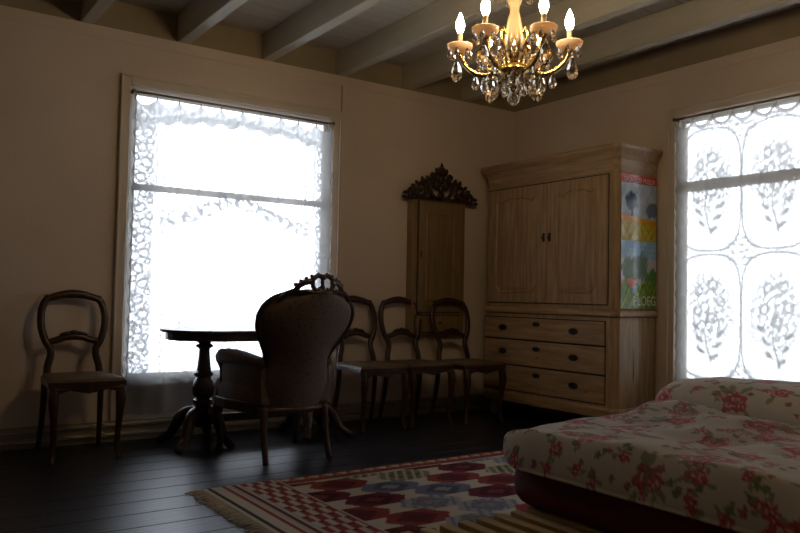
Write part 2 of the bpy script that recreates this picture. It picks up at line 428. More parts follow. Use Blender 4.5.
def pat_b(D, U, V, W, H, T):
    e = np.minimum(U, W - U)
    D = D + .035 * np.sin(U * 2 * PI / .19 + 1) + .02 * np.sin(U * 2 * PI / .083)
    D = np.where(e < .05, np.maximum(D, .93), D)
    for k in range(34): D = lay(D, ring(U, V, .025, .04 + k * .064, .02, .008), .98)
    D = np.where(T < .03, .95, D)
    D = lay(D, smooth(.1, .9, lacy(U, V, .030, 45)), .88)
    n1 = smooth(-.25, .35, lacy(U, V, .055, 41)); n2 = smooth(.1, .6, lacy(U, V, .045, 42))
    # medallions of cord, four columns and stacked rows; a bouquet in each
    cw = (W - .07) / 3; ch = .86
    for c in range(3):
        for r in range(-1, 3):
            cx = .035 + cw * (c + .5); cyc = .27 + ch * (r + .5)
            i = (np.abs(U - cx) < cw * .60) & (np.abs(V - cyc) < ch * .56)
            if not i.any(): continue
            u = np.abs(U - cx) / (cw * .49); v = np.abs(V - cyc) / (ch * .485)
            d = (u ** 3.0 + v ** 4.6) ** (1 / 3.4) - 1
            D = lay(D, np.exp(-(d / .030) ** 2) * i, .975)
            top = np.exp(-(((U - cx) / .19) ** 2 + ((V - cyc - .06) / .27) ** 2) ** 3) * i
            D = lay(D, top * n1, .945)
            for k in range(5):
                a = k * 1.256 + c; D = lay(D, ring(U, V, cx + .085 * math.cos(a), cyc + .10 + .12 * math.sin(a), .030, .012) * i, .96)
            stem = np.exp(-((U - cx - .02 * np.sin((V - cyc) * 14)) / .007) ** 2) * (V - cyc < .05) * (V - cyc > -.31) * i
            D = lay(D, stem, .97)
            for k in range(6):
                sx = (-1) ** k; px, py = cx + sx * (.035 + .012 * k), cyc - .27 + .040 * k
                D = lay(D, np.exp(-((((U - px) * .8 + sx * (V - py) * .6) / .040) ** 2 + ((-sx * (U - px) * .6 + (V - py) * .8) / .017) ** 2) ** 2), .975)
            # fans where four medallions meet
            fx, fy = cx + cw / 2, cyc + ch / 2
            fan = np.exp(-(((U - fx) / .11) ** 2 + ((V - fy) / .13) ** 2) ** 3)
            D = lay(D, fan * n2, .95)
    return D
lace_curtain('lace_curtain', (WA[0] + .015, YA - .052, 0), 0, WA[1] - WA[0] - .03, 2.215, .16, 10, pat_a, 'lace_white',
             dict(label='white lace curtain with flowered side borders, behind the dining table', cat='curtain'), .56)
lace_curtain('lace_curtain', (XB - .052, WBn[1] - .015, 0), -PI / 2, WBn[1] - WBn[0] - .03, 2.225, .16, 10, pat_b, 'lace_cream',
             dict(label='cream lace curtain with corded oval medallions, behind the bed', cat='curtain'), .78)
def rod(place, rz, W, label):
    t = empty('curtain_rod', place, rz, label=label, cat='curtain rod')
    B().sweep([(0, 0, 0), (W, 0, 0)], .008, k=10).build('rod', 'rod_metal', t, smooth=True)
    for x in (.008, W - .008):
        B().box(x - .008, x + .008, -.008, .052, -.008, .014).build('bracket', 'rod_metal', t, bevel=.002)
rod((WA[0] + .005, YA - .052, 2.236), 0, WA[1] - WA[0] - .01, 'thin dark rod carrying the white flower-bordered lace curtain')
rod((XB - .052, WBn[1] - .005, 2.246), -PI / 2, WBn[1] - WBn[0] - .01, 'thin dark rod carrying the cream medallion lace curtain')

# ================================================================== pine wardrobe against the right wall
CX, CY0, CY1 = 4.28, 3.53, 4.915
CB = XB - .022
wr = empty('wardrobe', (4.5, 4.22, 0), label='tall stripped pine wardrobe with two panelled doors above three drawers', cat='wardrobe')
def cbx(n, m, x0, x1, y0, y1, z0, z1, par=wr, bevel=.004):
    ox, oy = (4.5, 4.22) if par is wr else (par.location.x + 4.5, par.location.y + 4.22)
    oz = 0 if par is wr else par.location.z
    o = B().box(x0 - ox, x1 - ox, y0 - oy, y1 - oy, z0 - oz, z1 - oz).build(n, m, par, bevel=bevel); return o
def plan(inset, xf=CX, ch=.045):
    x0 = xf - inset; y0 = CY0 - inset; y1 = CY1 + min(inset, .06)
    c = ch
    return [(x0 + c, y0), (CB, y0), (CB, y1), (x0 + c, y1), (x0, y1 - c), (x0, y0 + c)]
def slab(n, insets, m='pine', par=wr):
    """stack of plan outlines: list of (inset, z)"""
    bb = B(); bb.rings([[(x - 4.5, y - 4.22, z) for x, y in plan(i)] for i, z in insets]); return bb.build(n, m, par, bevel=.003)
slab('base_body', [(0, .135), (0, .835)])
slab('plinth_moulding', [(.012, .13), (.012, .185), (.004, .20)], 'pine_horizontal')
slab('waist_moulding', [(.004, .835), (.022, .845), (.022, .865), (.008, .885), (.0, .89)], 'pine_horizontal')
slab('upper_body', [(-.008, .89), (-.008, 1.865)])
slab('cornice', [(-.004, 1.86), (.004, 1.90), (.006, 1.95), (.022, 1.985), (.046, 2.02), (.050, 2.03), (.050, 2.05), (-.01, 2.052)], 'pine_horizontal')
for x in (CX + .07, CB - .07):
    for y in (CY0 + .09, CY1 - .09):
        B().lathe([(.030, 0), (.045, .02), (.05, .06), (.04, .10), (.035, .135)], (x - 4.5, y - 4.22, 0), 12).build('foot', 'pine_dark', wr, smooth=True)
# drawers
def pull(par, y, z, x):
    o = B().prism([(.046 * math.cos(a) * (1 if abs(math.sin(a)) < .9 else .9), .024 * math.sin(a)) for a in [2 * PI * i / 14 for i in range(14)]], 0, .004, 'yz')
    o = o.build('handle', 'handle_metal', par, (x, y, z)); 
    B().sweep(catmull([(-.002, -.022, .004), (-.016, -.020, -.004), (-.020, 0, -.010), (-.016, .020, -.004), (-.002, .022, .004)], 4), .0035, k=6).build('bail', 'handle_metal', o, smooth=True)
    return o
dz = [(.635, .800, 0), (.430, .622, .0), (.225, .418, 0)]
for i, (z0, z1, dd) in enumerate(dz):
    yc = (3.625 + 4.885) / 2
    cbx('drawer_gap', 'handle_metal', CX - .001, CX + .01, 3.612, 4.895, z0 - .008, z1 + .008, bevel=0)
    xo = (-.012, -.009, -.006)[i]
    d = cbx('drawer', 'pine_horizontal', CX + xo, CX + .01, 3.62, 4.888, z0, z1)
    xl = CX + xo - 4.5 - .004
    zc = (z0 + z1) / 2
    pull(d, 3.905 - 4.22, zc + .004, xl); pull(d, 4.662 - 4.22, zc + .004, xl)
    k = B().prism([(.040 * math.cos(a), .019 * math.sin(a)) for a in [2 * PI * j / 10 for j in range(10)]], 0, .004, 'yz').build('keyhole_plate', 'handle_metal', d, (xl, 4.285 - 4.22, zc + .040))
    if i > 0: B().lathe([(.006, 0), (.008, .004), (.004, .01)], (0, 0, 0), 10).build('knob', 'brass', d, (xl - .004, 3.78 - 4.22 if i == 2 else 4.27 - 4.22, zc - .03))
# doors with shaped raised panels
for i, (y0, y1) in enumerate(((3.605, 4.188), (4.194, 4.865))):
    d = cbx('door', 'pine', CX - .006, CX + .022, y0, y1, .925, 1.845)
    cbx('door_gap', 'handle_metal', CX + .004, CX + .010, y0 - .006, y1 + .006, .917, 1.853, bevel=0)
    ya, yb, za, zb = y0 + .10, y1 - .10, 1.00, 1.745; w_ = yb - ya
    out = [(ya, za + .05), (ya + .05, za), (yb - .05, za), (yb, za + .05)]
    # shaped top: shoulders and a raised middle
    top = [(yb, zb), (yb - .05 * w_, zb + .012), (yb - .12 * w_, zb - .010), (yb - .22 * w_, zb + .010), (yb - .36 * w_, zb + .028), ((ya + yb) / 2, zb + .020)]
    top += [(ya + yb - u, v) for u, v in reversed(top[:-1])]
    oc = out + top
    cy_, cz = (ya + yb) / 2, 1.38
    def ins(o, k): return [(cy_ + (u - cy_) * (1 - k), cz + (v - cz) * (1 - k * .55)) for u, v in o]
    B().rings([[(CX - 4.5 - .0055, u - 4.22, v) for u, v in oc], [(CX - 4.5 - .015, u - 4.22, v) for u, v in ins(oc, .03)], [(CX - 4.5 - .006, u - 4.22, v) for u, v in ins(oc, .07)]], cap=False).build('panel_moulding', 'pine', d)
    B().rings([[(CX - 4.5 - .0055, u - 4.22, v) for u, v in ins(oc, .08)], [(CX - 4.5 - .013, u - 4.22, v) for u, v in ins(oc, .22)], [(CX - 4.5 - .0135, u - 4.22, v) for u, v in ins(oc, .6)]]).build('door_panel', 'pine', d)
    yh = 4.16 if i == 0 else 4.222
    B().box(CX - 4.5 - .012, CX - 4.5 - .006, yh - 4.22 - .012, yh - 4.22 + .012, 1.395, 1.46).build('lock_plate', 'handle_metal', d, bevel=.002)
    B().sweep([(CX - 4.5 - .010, yh - 4.22, 1.434), (CX - 4.5 - .026, yh - 4.22, 1.434), (CX - 4.5 - .028, yh - 4.22, 1.414)], .004, k=6).build('latch', 'handle_metal', d)

B().prism([(4.475 - 4.5, .36), (4.482 - 4.5, .44), (4.478 - 4.5, .62), (4.474 - 4.5, .50), (4.470 - 4.5, .42)], CY0 - 4.22 - .0008, CY0 - 4.22 + .002).build('crack', 'handle_metal', wr)
# poster on the wardrobe's end
PX0, PX1, PZ0, PZ1 = 4.327, 4.712, .900, 1.850
pt = empty('poster', ((PX0 + PX1) / 2, CY0 - .004, PZ0), label='glossy landscape poster with red headline on the wardrobe end', cat='poster')
nu, nv = 110, 260
S, Q = np.meshgrid(np.linspace(0, 1, nu), np.linspace(0, 1, nv))   # Q up
def cn(f, ph, a=1):
    return a * (np.sin(S * f + ph) * np.cos(Q * f * 1.9 + ph * 1.7) + .6 * np.sin(S * f * 2.3 - Q * f * 3.1 + ph) )
C_ = np.zeros(S.shape + (3,))
def put(mask, c): 
    mk = np.clip(mask, 0, 1)[..., None]; C_[:] = C_ * (1 - mk) + np.array(c) * mk
def sm(a, b, x): return smooth(a, b, x)
put(np.ones(S.shape), (.42, .46, .50))                                   # cool sky of the upper picture
put(.4 * sm(-.3, .8, cn(14, 1)), (.25, .32, .42)); put(.4 * sm(.2, 1, cn(22, 4)), (.62, .62, .60))
put(1 - sm(.8, 1.1, np.hypot((S - .28) / .17, (Q - .80) / .075) + .12 * cn(26, 2)), (.045, .055, .11))
put((np.abs(S - .29) < .03) * (Q > .69) * (Q < .78), (.05, .05, .08))
put(1 - sm(.8, 1.1, np.hypot((S - .88) / .2, (Q - .745) / .06) + .15 * cn(20, 5)), (.14, .19, .24))
hill = .70 - .035 * S
put(sm(-.004, .004, hill - Q), (.52, .27, .04)); put(sm(0, .02, hill - .035 - Q) * .8, (.46, .36, .10))
put(sm(-.2, .6, cn(30, .5)) * sm(.02, .06, hill - Q) * .75, (.20, .23, .10)); put(sm(.3, .9, cn(40, 2.2)) * sm(.03, .07, hill - Q) * .7, (.60, .48, .14))
put(sm(-.004, .004, .505 - Q), (.30, .44, .56)); put(sm(0, .9, cn(9, 2) + np.sin(Q * 160) * .4) * (Q < .505) * .5, (.52, .60, .64))
put(sm(0, .05, .40 - Q) * .8, (.58, .50, .50))
put((1 - sm(.75, 1.1, np.hypot((S - .26) / .24, (Q - .29) / .10) + .15 * cn(24, 1.2))), (.12, .17, .10))
put((1 - sm(.75, 1.1, np.hypot((S - .58) / .2, (Q - .31) / .105) + .18 * cn(28, 3.2))), (.16, .22, .17))
put((1 - sm(.8, 1.1, np.hypot((S - .92) / .25, (Q - .20) / .10) + .15 * cn(22, 4.2))), (.10, .22, .09))
put(sm(-.01, .02, .20 + .02 * np.sin(S * 9) - Q), (.14, .25, .08)); put(sm(-.1, .8, cn(26, 6)) * sm(0, .05, .23 - Q) * .8, (.40, .38, .08))
put(sm(.2, .8, cn(33, 3)) * sm(0, .05, .22 - Q) * .7, (.06, .12, .05))
put(1 - sm(.7, 1.1, np.hypot((S - .30) / .15, (Q - .195) / .035) + .2 * cn(30, 2)), (.50, .12, .05))
put((1 - sm(.6, 1.1, np.abs(S - .2 - (Q - .03) * 1.6) / .05)) * (Q < .17) * (Q > .115), (.32, .42, .52))
C_[:] = np.clip(C_.mean(-1, keepdims=True) + (C_ - C_.mean(-1, keepdims=True)) * 1.35, .01, .8) * 1.35
put((Q > .935) * 1., (.70, .05, .04))
Pp = [[(PX0 + S[i, j] * (PX1 - PX0) - pt.location.x, -.0012 - .003 * math.sin(S[i, j] * PI * 1.6) ** 2, Q[i, j] * (PZ1 - PZ0)) for j in range(nu)] for i in range(nv)]
bb = B().grid(Pp); me = bpy.data.meshes.new('sheet'); me.from_pydata(bb.v, [], bb.f); me.materials.append(M['poster'])
so = bpy.data.objects.new('sheet', me); COL.objects.link(so); so.parent = pt; set_col(so, C_.reshape(-1, 3))
def text(body, size, parent, loc, rot, m, width=None, name='lettering', sx=1):
    cu = bpy.data.curves.new(name, 'FONT'); cu.body = body; cu.size = size; cu.align_x = 'CENTER'; cu.extrude = .0004
    tmp = bpy.data.objects.new('t', cu); COL.objects.link(tmp); bpy.context.view_layer.update()
    me = bpy.data.meshes.new_from_object(tmp.evaluated_get(bpy.context.evaluated_depsgraph_get()))
    bpy.data.objects.remove(tmp); me.materials.clear(); me.materials.append(M[m])
    o = bpy.data.objects.new(name, me); COL.objects.link(o); o.parent = parent; o.location = loc; o.rotation_euler = rot
    if width:
        xs = [v.co.x for v in me.vertices]; o.scale.x = width / (max(xs) - min(xs))
    return o
text('GRONINGER MUSEUM', .05, pt, (0, -.0055, .896), (PI / 2, 0, 0), 'text_white', .34)
text('PLOEG', .095, pt, (.062, -.0055, .022), (PI / 2, 0, 0), 'text_white', .245)

# ================================================================== wall cupboard with carved crest
wc = empty('wall_cupboard', (3.845, YA, .648), label='narrow pine wall cupboard with dark carved crest', cat='cupboard')
y0, y1 = -.10, -.002
def wbx(n, m, x0, x1, ya, yb, z0, z1, par=wc, bevel=.003): return box(n, m, x0, x1, ya, yb, z0, z1, par, bevel)
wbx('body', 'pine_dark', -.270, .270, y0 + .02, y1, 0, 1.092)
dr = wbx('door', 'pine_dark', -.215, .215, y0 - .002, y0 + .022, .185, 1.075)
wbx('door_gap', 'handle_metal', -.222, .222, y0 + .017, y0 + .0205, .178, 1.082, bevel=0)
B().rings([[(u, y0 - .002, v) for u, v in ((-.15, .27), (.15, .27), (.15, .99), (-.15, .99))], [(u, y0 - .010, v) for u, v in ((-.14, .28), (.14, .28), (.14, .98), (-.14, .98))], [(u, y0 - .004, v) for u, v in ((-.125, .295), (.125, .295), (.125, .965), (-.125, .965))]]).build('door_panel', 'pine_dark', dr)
wbx('lock_plate', 'handle_metal', -.205, -.190, y0 - .007, y0 - .002, .62, .67, dr)
dw = wbx('drawer', 'pine_dark', -.23, .23, y0 - .002, y0 + .02, .025, .155)
wbx('drawer_gap', 'handle_metal', -.237, .237, y0 + .017, y0 + .0205, .018, .162, bevel=0)
B().lathe([(.008, 0), (.012, .01), (.004, .016)], (0, 0, 0), 10).build('knob', 'handle_metal', dw, (0, y0 - .012, .09))
# carved crest: scrolls, leaves and a central palmette, pierced
def scroll(cx, cz, r0, turns, a0, sgn, r1=.012, n=22):
    out = []
    for i in range(n):
        t = i / (n - 1); a = a0 + sgn * turns * 2 * PI * t; r = r0 + (r1 - r0) * t
        out.append((cx + r * math.cos(a), 0, cz + r * math.sin(a)))
    return out
def leaf(bb, x, z, ang, L, Wd, d=.012, y=0):
    pts = [(x + L * t * math.cos(ang), y - .006 * math.sin(t * PI), z + L * t * math.sin(ang)) for t in (0, .2, .45, .7, .9, 1)]
    bb.sweep(pts, [Wd * q for q in (.35, .8, 1, .8, .4, .08)], [d * q for q in (.5, .9, 1, .9, .6, .2)], nrm=(0, 1, 0), k=6)
def crest_shape(bb, W, H):
    k_ = W / .37
    for sg in (-1, 1):
        def mir(p): return [(sg * x, y, z) for x, y, z in p]
        bb.sweep(mir(scroll(.55 * W, .29 * H, .078 * k_, 1.5, PI * .1, -1, .012)), np.linspace(.020, .010, 22), .014, nrm=(0, 1, 0), k=6)
        bb.sweep(mir(scroll(.80 * W, .13 * H, .046 * k_, 1.2, PI * .9, -1, .010)), np.linspace(.016, .009, 22), .013, nrm=(0, 1, 0), k=6)
        bb.sweep(mir(catmull([(.04 * W, 0, .05 * H), (.22 * W, 0, .12 * H), (.31 * W, 0, .38 * H), (.22 * W, 0, .54 * H), (.11 * W, 0, .56 * H), (.12 * W, 0, .44 * H)], 5)), .018, .014, nrm=(0, 1, 0), k=6)
        bb.sweep(mir([(0, 0, .03 * H), (.5 * W, 0, .03 * H), (.85 * W, 0, .01 * H), (1.0 * W, 0, -.02 * H)]), [.018, .018, .014, .007], .014, nrm=(0, 1, 0), k=6)
        for x, z, a, L, q in ((.34, .44, 1.2, .07, .022), (.42, .44, .7, .06, .020), (.13, .30, 1.5, .09, .030), (.22, .56, 1.0, .06, .02), (.64, .38, .9, .04, .018), (.70, .30, .4, .05, .018), (.88, .16, -.2, .06, .016),
                              (.25, .30, 1.1, .10, .022), (.07, .70, 1.0, .07, .022), (.15, .64, .6, .06, .02), (.40, .10, 1.4, .07, .02), (.50, .46, 1.3, .05, .02), (.62, .16, 2.0, .05, .018), (.94, .05, -.3, .045, .012)):
            leaf(bb, sg * x * W, z * H, a if sg > 0 else PI - a, L * k_, q * k_)
    for a, L in ((PI / 2, .10), (PI / 2 - .45, .07), (PI / 2 + .45, .07), (PI / 2 - 1.0, .065), (PI / 2 + 1.0, .065)):
        leaf(bb, 0, .72 * H, a, L * H / .30, .022 * k_, .016)
    bb.blob((0, 0, .60 * H), (.09 * W, .022, .14 * H)); bb.blob((0, 0, .34 * H), (.07 * W, .020, .12 * H)); bb.blob((0, 0, .15 * H), (.10 * W, .020, .11 * H))
bb = B(); crest_shape(bb, .375, .30)
bb.build('crest', 'dark_wood', wc, (.015, -.075, 1.094), smooth=True)

# ================================================================== balloon-back chairs (seat faces -y)
def make_chair(label, group):
    t = empty('balloon_back_chair', label=label, cat='chair', group=group)
    # seat frame with serpentine front
    def outline(k, z):
        fr = [( .208 * k * u, (-.205 - .022 * math.cos(u * PI / 2) ) * k) for u in np.linspace(-1, 1, 9)]
        bk = [( .180 * k * u, .190 * k) for u in np.linspace(1, -1, 5)]
        return [(x, y, z) for x, y in fr + bk]
    B().rings([outline(.985, .408), outline(1, .412), outline(1, .442), outline(.985, .446)]).build('seat_rail', 'chair_wood', t, bevel=.003)
    B().rings([outline(.96, .446), outline(.95, .456), outline(.90, .462), outline(.5, .466)]).build('seat', 'cane', t, smooth=True, auto=True)
    # shaped apron under the front rail
    ap = [(-.175, .41), (-.15, .385), (-.10, .398), (-.04, .385), (0, .378), (.04, .385), (.10, .398), (.15, .385), (.175, .41)]
    B().prism(ap, -.222, -.205).build('apron', 'chair_wood', t, bevel=.002)
    for s in (-1, 1):
        p = catmull([(s * .174, -.190, .415), (s * .178, -.205, .34), (s * .174, -.200, .24), (s * .170, -.186, .12), (s * .172, -.190, .04), (s * .181, -.205, .0)], 4)
        r = [interp(q.z, [0, .03, .12, .24, .34, .415], [.020, .016, .0165, .020, .029, .027]) for q in p]
        B().sweep(p, r, k=10).build('leg', 'chair_wood', t, smooth=True)
        p = catmull([(s * .158, .168, .44), (s * .160, .180, .30), (s * .165, .205, .15), (s * .172, .245, .0)], 4)
        B().sweep(p, [interp(q.z, [0, .44], [.014, .021]) for q in p], k=8).build('leg', 'chair_wood', t, smooth=True)
    # balloon back: one continuous rail from stile to stile
    def yb(z): return .178 + (z - .45) * .17
    half = [(.148, .44), (.144, .50), (.128, .56), (.131, .605), (.157, .65), (.177, .715), (.182, .785), (.172, .85), (.150, .892), (.112, .908), (.06, .922), (0, .928)]
    pts = [(-x, z) for x, z in half] + [(x, z) for x, z in reversed(half[:-1])]
    path = catmull([(x, yb(z), z) for x, z in pts], 4)
    wd = [interp(abs(q.x) if q.z > .9 else .2, [0, .13, .2], [.027, .021, .022]) for q in path]
    B().sweep(path, wd, .016, nrm=(0, 1, -.17), k=10).build('back_frame', 'chair_wood', t, smooth=True)
    # ears at the shoulders
    for s in (-1, 1): B().blob((s * .146, yb(.905), .906), (.022, .017, .016)).build('shoulder_carving', 'chair_wood', t, smooth=True)
    cr = catmull([(-.150, yb(.64), .640), (-.10, yb(.65), .650), (-.05, yb(.66), .668), (0, yb(.66), .674), (.05, yb(.66), .668), (.10, yb(.65), .650), (.150, yb(.64), .640)], 4)
    o = B().sweep(cr, [.017 + .006 * math.cos(q.x / .15 * PI / 2) for q in cr], .012, nrm=(0, 1, -.17), k=8).build('cross_rail', 'chair_wood', t, smooth=True)
    bb = B(); leaf(bb, .005, .694, -.12, .078, .013, .012, yb(.68) - .004); leaf(bb, -.005, .694, PI + .12, .078, .013, .012, yb(.68) - .004); bb.blob((0, yb(.68) - .006, .696), (.030, .015, .014))
    bb.build('carving', 'chair_wood', o, smooth=True)
    return t
GR = 'balloon-back chairs along the window wall'
ch = make_chair('balloon-back chair standing alone on the far side of the table', GR)
ch.location = (1.045, 4.725, 0); ch.rotation_euler.z = .0
spots = [((3.045, 4.74, 0), .0, 'balloon-back chair with cane seat right behind the carved armchair'),
         ((3.468, 4.74, 0), .0, 'balloon-back chair in the middle of the row, between armchair and wall cupboard'),
         ((3.90, 4.652, 0), .0, 'balloon-back chair standing beneath the wall cupboard'),]
for loc, rz, lab in spots:
    c = copy_tree(ch); c.location = loc; c.rotation_euler.z = rz; c['label'] = lab

# ================================================================== carved table
TZ = .725
tb = empty('dining_table', (2.14, 4.66, 0), label='dark wooden table with rounded ends on two turned pedestals', cat='table')
def stadium(hx, hy, r, n=14):
    """outline with elliptical ends of depth r"""
    out = []
    for i in range(n + 1):
        a = -PI / 2 + PI * i / n; out.append((hx - r + r * math.cos(a), hy * math.sin(a)))
    for i in range(n + 1):
        a = PI / 2 + PI * i / n; out.append((-hx + r + r * math.cos(a), hy * math.sin(a)))
    return out
def clip(out, x0, x1):
    pts = []
    n = len(out)
    for i in range(n):
        a, b_ = out[i], out[(i + 1) % n]
        def ins(p): return x0 <= p[0] <= x1
        if ins(a): pts.append(a)
        for xc in (x0, x1):
            if (a[0] - xc) * (b_[0] - xc) < 0:
                f = (xc - a[0]) / (b_[0] - a[0]); pts.append((xc, a[1] + f * (b_[1] - a[1])))
    # order around centre
    cx = sum(p[0] for p in pts) / len(pts)
    return sorted(set(pts), key=lambda p: math.atan2(p[1], p[0] - cx))
so_, si_ = stadium(.65, .32, .32), stadium(.615, .285, .29)
for nm, x0, x1 in (('table_leaf', -2, -.445), ('tabletop', -.437, 2)):
    o1 = clip(so_, x0, x1); 
    tp = B().prism(o1, TZ - .018, TZ, 'xy').build(nm, 'dark_wood', tb, bevel=.005)
    B().prism(clip(si_, x0, x1), TZ - .066, TZ - .018, 'xy').build('apron', 'dark_wood', tp, bevel=.003)
for px in (-.38, .375):
    B().lathe([(.075, .660), (.06, .652), (.035, .635), (.055, .625), (.055, .615), (.033, .60), (.036, .55), (.044, .48), (.048, .46), (.062, .45), (.062, .435), (.045, .425), (.058, .40), (.070, .36), (.062, .315), (.042, .295), (.060, .285), (.060, .262), (.045, .25), (.065, .24), (.068, .14), (.05, .12)], (px, 0, 0), 20).build('pedestal', 'dark_wood', tb, smooth=True, auto=True)
    for sx_ in (-1, 1):
        for sy in (-1, 1):
            sx = sx_ * (.9 if sx_ * px > 0 else .5)
            p = catmull([(px + sx * .03, sy * .02, .20), (px + sx * .085, sy * .055, .205), (px + sx * .135, sy * .10, .15), (px + sx * .165, sy * .135, .075), (px + sx * .20, sy * .165, .045), (px + sx * .222, sy * .185, .026)], 4)
            B().sweep(p, [interp(i / (len(p) - 1), [0, .3, .7, .9, 1], [.038, .040, .027, .028, .026]) for i in range(len(p))], k=10).blob((px + sx * .225, sy * .188, .024), (.032, .028, .024)).build('foot', 'dark_wood', tb, smooth=True)
box('stretcher', 'dark_wood', -.38, .375, -.02, .02, .14, .19, tb, .005)

# ================================================================== spoon-back armchair
ac = empty('armchair', (2.058, 4.21, 0), PI + .02, label='spoon-back armchair in brown damask with a pierced carved crest', cat='armchair')
zs = [.29, .34, .42, .50, .565, .63, .70, .77, .83, .88, .915, .94, .955]
ws = [.210, .210, .204, .194, .186, .206, .250, .284, .292, .276, .245, .205, .150]
def ywb(z): return .230 + (z - .29) * .43
def back_pt(z, u, out):
    hw = interp(z, zs, ws)
    y_ = ywb(z) - (.08 + .05 * min(1, max(0, (z - .45) / .2))) * u * u
    thick = (.085 + .02 * math.sin(min(1, (z - .29) / .6) * PI)) * (1 - .65 * u ** 4)
    return (hw * u, y_ + (.018 * (1 - u ** 4) if out else -thick), z)
zz = np.linspace(.29, .955, 24); uu = np.linspace(-1, 1, 17)
rings_ = [[back_pt(z, u, True) for u in uu] + [back_pt(z, u, False) for u in uu[::-1]] for z in zz]
B().rings(rings_).build('backrest', 'damask', ac, smooth=True, auto=True)
# carved rim around the back
rim = [(-interp(z, zs, ws) - .006, ywb(z) - .13 - .01, z) for z in np.linspace(.50, .955, 20)]
rim += [(x, ywb(.96) - .10 * (x / .15) ** 2 - .02, .958 + .006 * math.cos(x / .13 * PI / 2)) for x in np.linspace(-.11, .11, 7)]
rim += [(-x, y, z) for x, y, z in reversed(rim[:20])]
B().sweep(rim, .018, .020, nrm=(0, 1, -.2), k=8).build('back_frame', 'dark_wood', ac, smooth=True)
bb = B()
for s in (-1, 1):
    def mr(p): return [(s * x, y, z) for x, y, z in p]
    bb.sweep(mr(catmull([(.000, 0, .088), (.035, 0, .092), (.060, 0, .070), (.062, 0, .035), (.040, 0, .012), (.018, 0, .022)], 5)), .014, .014, nrm=(0, 1, 0), k=6)
    bb.sweep(mr(catmull([(.055, -.004, .062), (.095, -.012, .058), (.130, -.03, .038), (.150, -.045, .008), (.185, -.065, -.005), (.225, -.09, -.045)], 5)), [.017] * 18 + [.014] * 7 + [.008], .014, nrm=(0, 1, 0), k=6)
    bb.sweep(mr(catmull([(.060, 0, .004), (.100, -.012, .006), (.140, -.04, -.002)], 5)), .013, .014, nrm=(0, 1, 0), k=6)
    for x, z, a, L in ((.055, .078, 1.0, .034), (.085, .064, 1.0, .034), (.112, .052, .9, .032), (.138, .036, .8, .03), (.025, .092, 1.4, .024)):
        leaf(bb, s * x, z, a if s > 0 else PI - a, L * .75, .014, .012, -.3 * x * x / .15)
leaf(bb, 0, .02, PI / 2, .085, .012); bb.blob((0, 0, .085), (.022, .016, .018)); leaf(bb, 0, .0, PI / 2, .05, .02)
bb.build('crest', 'dark_wood', ac, (0, ywb(.97) - .028, .962), smooth=True)
# seat
def arm_outline(k, z, fy=-.28): return [(x * k, y_ , z) for x, y_ in ((-.30, fy + .02), (-.2, fy - .015), (0, fy - .03), (.2, fy - .015), (.30, fy + .02), (.30, -.10), (.26, .12), (.20, .21), (-.20, .21), (-.26, .12), (-.30, -.10))]
B().rings([arm_outline(1, .275), arm_outline(1, .335)]).build('seat_rail', 'dark_wood', ac, bevel=.006)
B().rings([arm_outline(.97, .335), arm_outline(.98, .40), arm_outline(.93, .435), arm_outline(.6, .452)]).build('seat', 'damask', ac, smooth=True, auto=True)
for s in (-1, 1):
    # upholstered side panel sweeping from the back to the arm front
    pan = []
    for i in range(11):
        t = i / 10
        p = (s * (.200 + .062 * math.sin(t * PI / 2)), .215 - .40 * t)
        ztop = .535 + .012 * t
        th = .035
        pan.append([(p[0] - s * th, p[1], .33), (p[0] + s * .012, p[1], .33), (p[0] + s * .022, p[1], .45), (p[0] + s * .018, p[1], ztop), (p[0] - s * th, p[1], ztop), (p[0] - s * th * 1.3, p[1], .45)])
    B().rings(pan).build('arm_panel', 'damask', ac, smooth=True, auto=True)
    pp = [(s * (.205 + .062 * math.sin(t * PI / 2)), .22 - .46 * t, .560 + .012 * t + .012 * math.sin(t * PI)) for t in np.linspace(0, 1, 12)]
    B().sweep(pp, [.03 + .016 * math.sin(min(1, t * 1.1) * PI * .62) for t in np.linspace(0, 1, 12)], [.026 + .010 * math.sin(t * PI * .7) for t in np.linspace(0, 1, 12)], k=10).build('arm_pad', 'damask', ac, smooth=True)
    sp = catmull([(s * .266, -.215, .575), (s * .268, -.265, .580), (s * .268, -.280, .555), (s * .268, -.252, .535), (s * .268, -.215, .50), (s * .27, -.200, .44), (s * .275, -.225, .38), (s * .278, -.245, .32)], 4)
    B().sweep(sp, .019, .021, nrm=(1, 0, 0), k=8).blob((s * .268, -.272, .566), (.026, .028, .026)).build('arm_support', 'dark_wood', ac, smooth=True)
    p = catmull([(s * .268, -.245, .30), (s * .275, -.260, .22), (s * .262, -.245, .11), (s * .260, -.245, .04), (s * .266, -.260, 0)], 4)
    B().sweep(p, [interp(q.z, [0, .03, .11, .22, .30], [.024, .018, .020, .032, .034]) for q in p], k=10).build('leg', 'dark_wood', ac, smooth=True)
    p = catmull([(s * .195, .205, .31), (s * .198, .215, .20), (s * .200, .235, .10), (s * .205, .268, 0)], 4)
    B().sweep(p, [interp(q.z, [0, .30], [.018, .025]) for q in p], k=8).build('leg', 'chair_wood', ac, smooth=True)
B().sweep([(x, .232 - .085 * (x / .225) ** 2 * .8 + .012, .292) for x in np.linspace(-.222, .222, 11)], .020, .014, nrm=(0, 1, 0), k=8).build('back_rail', 'chair_wood', ac, smooth=True)

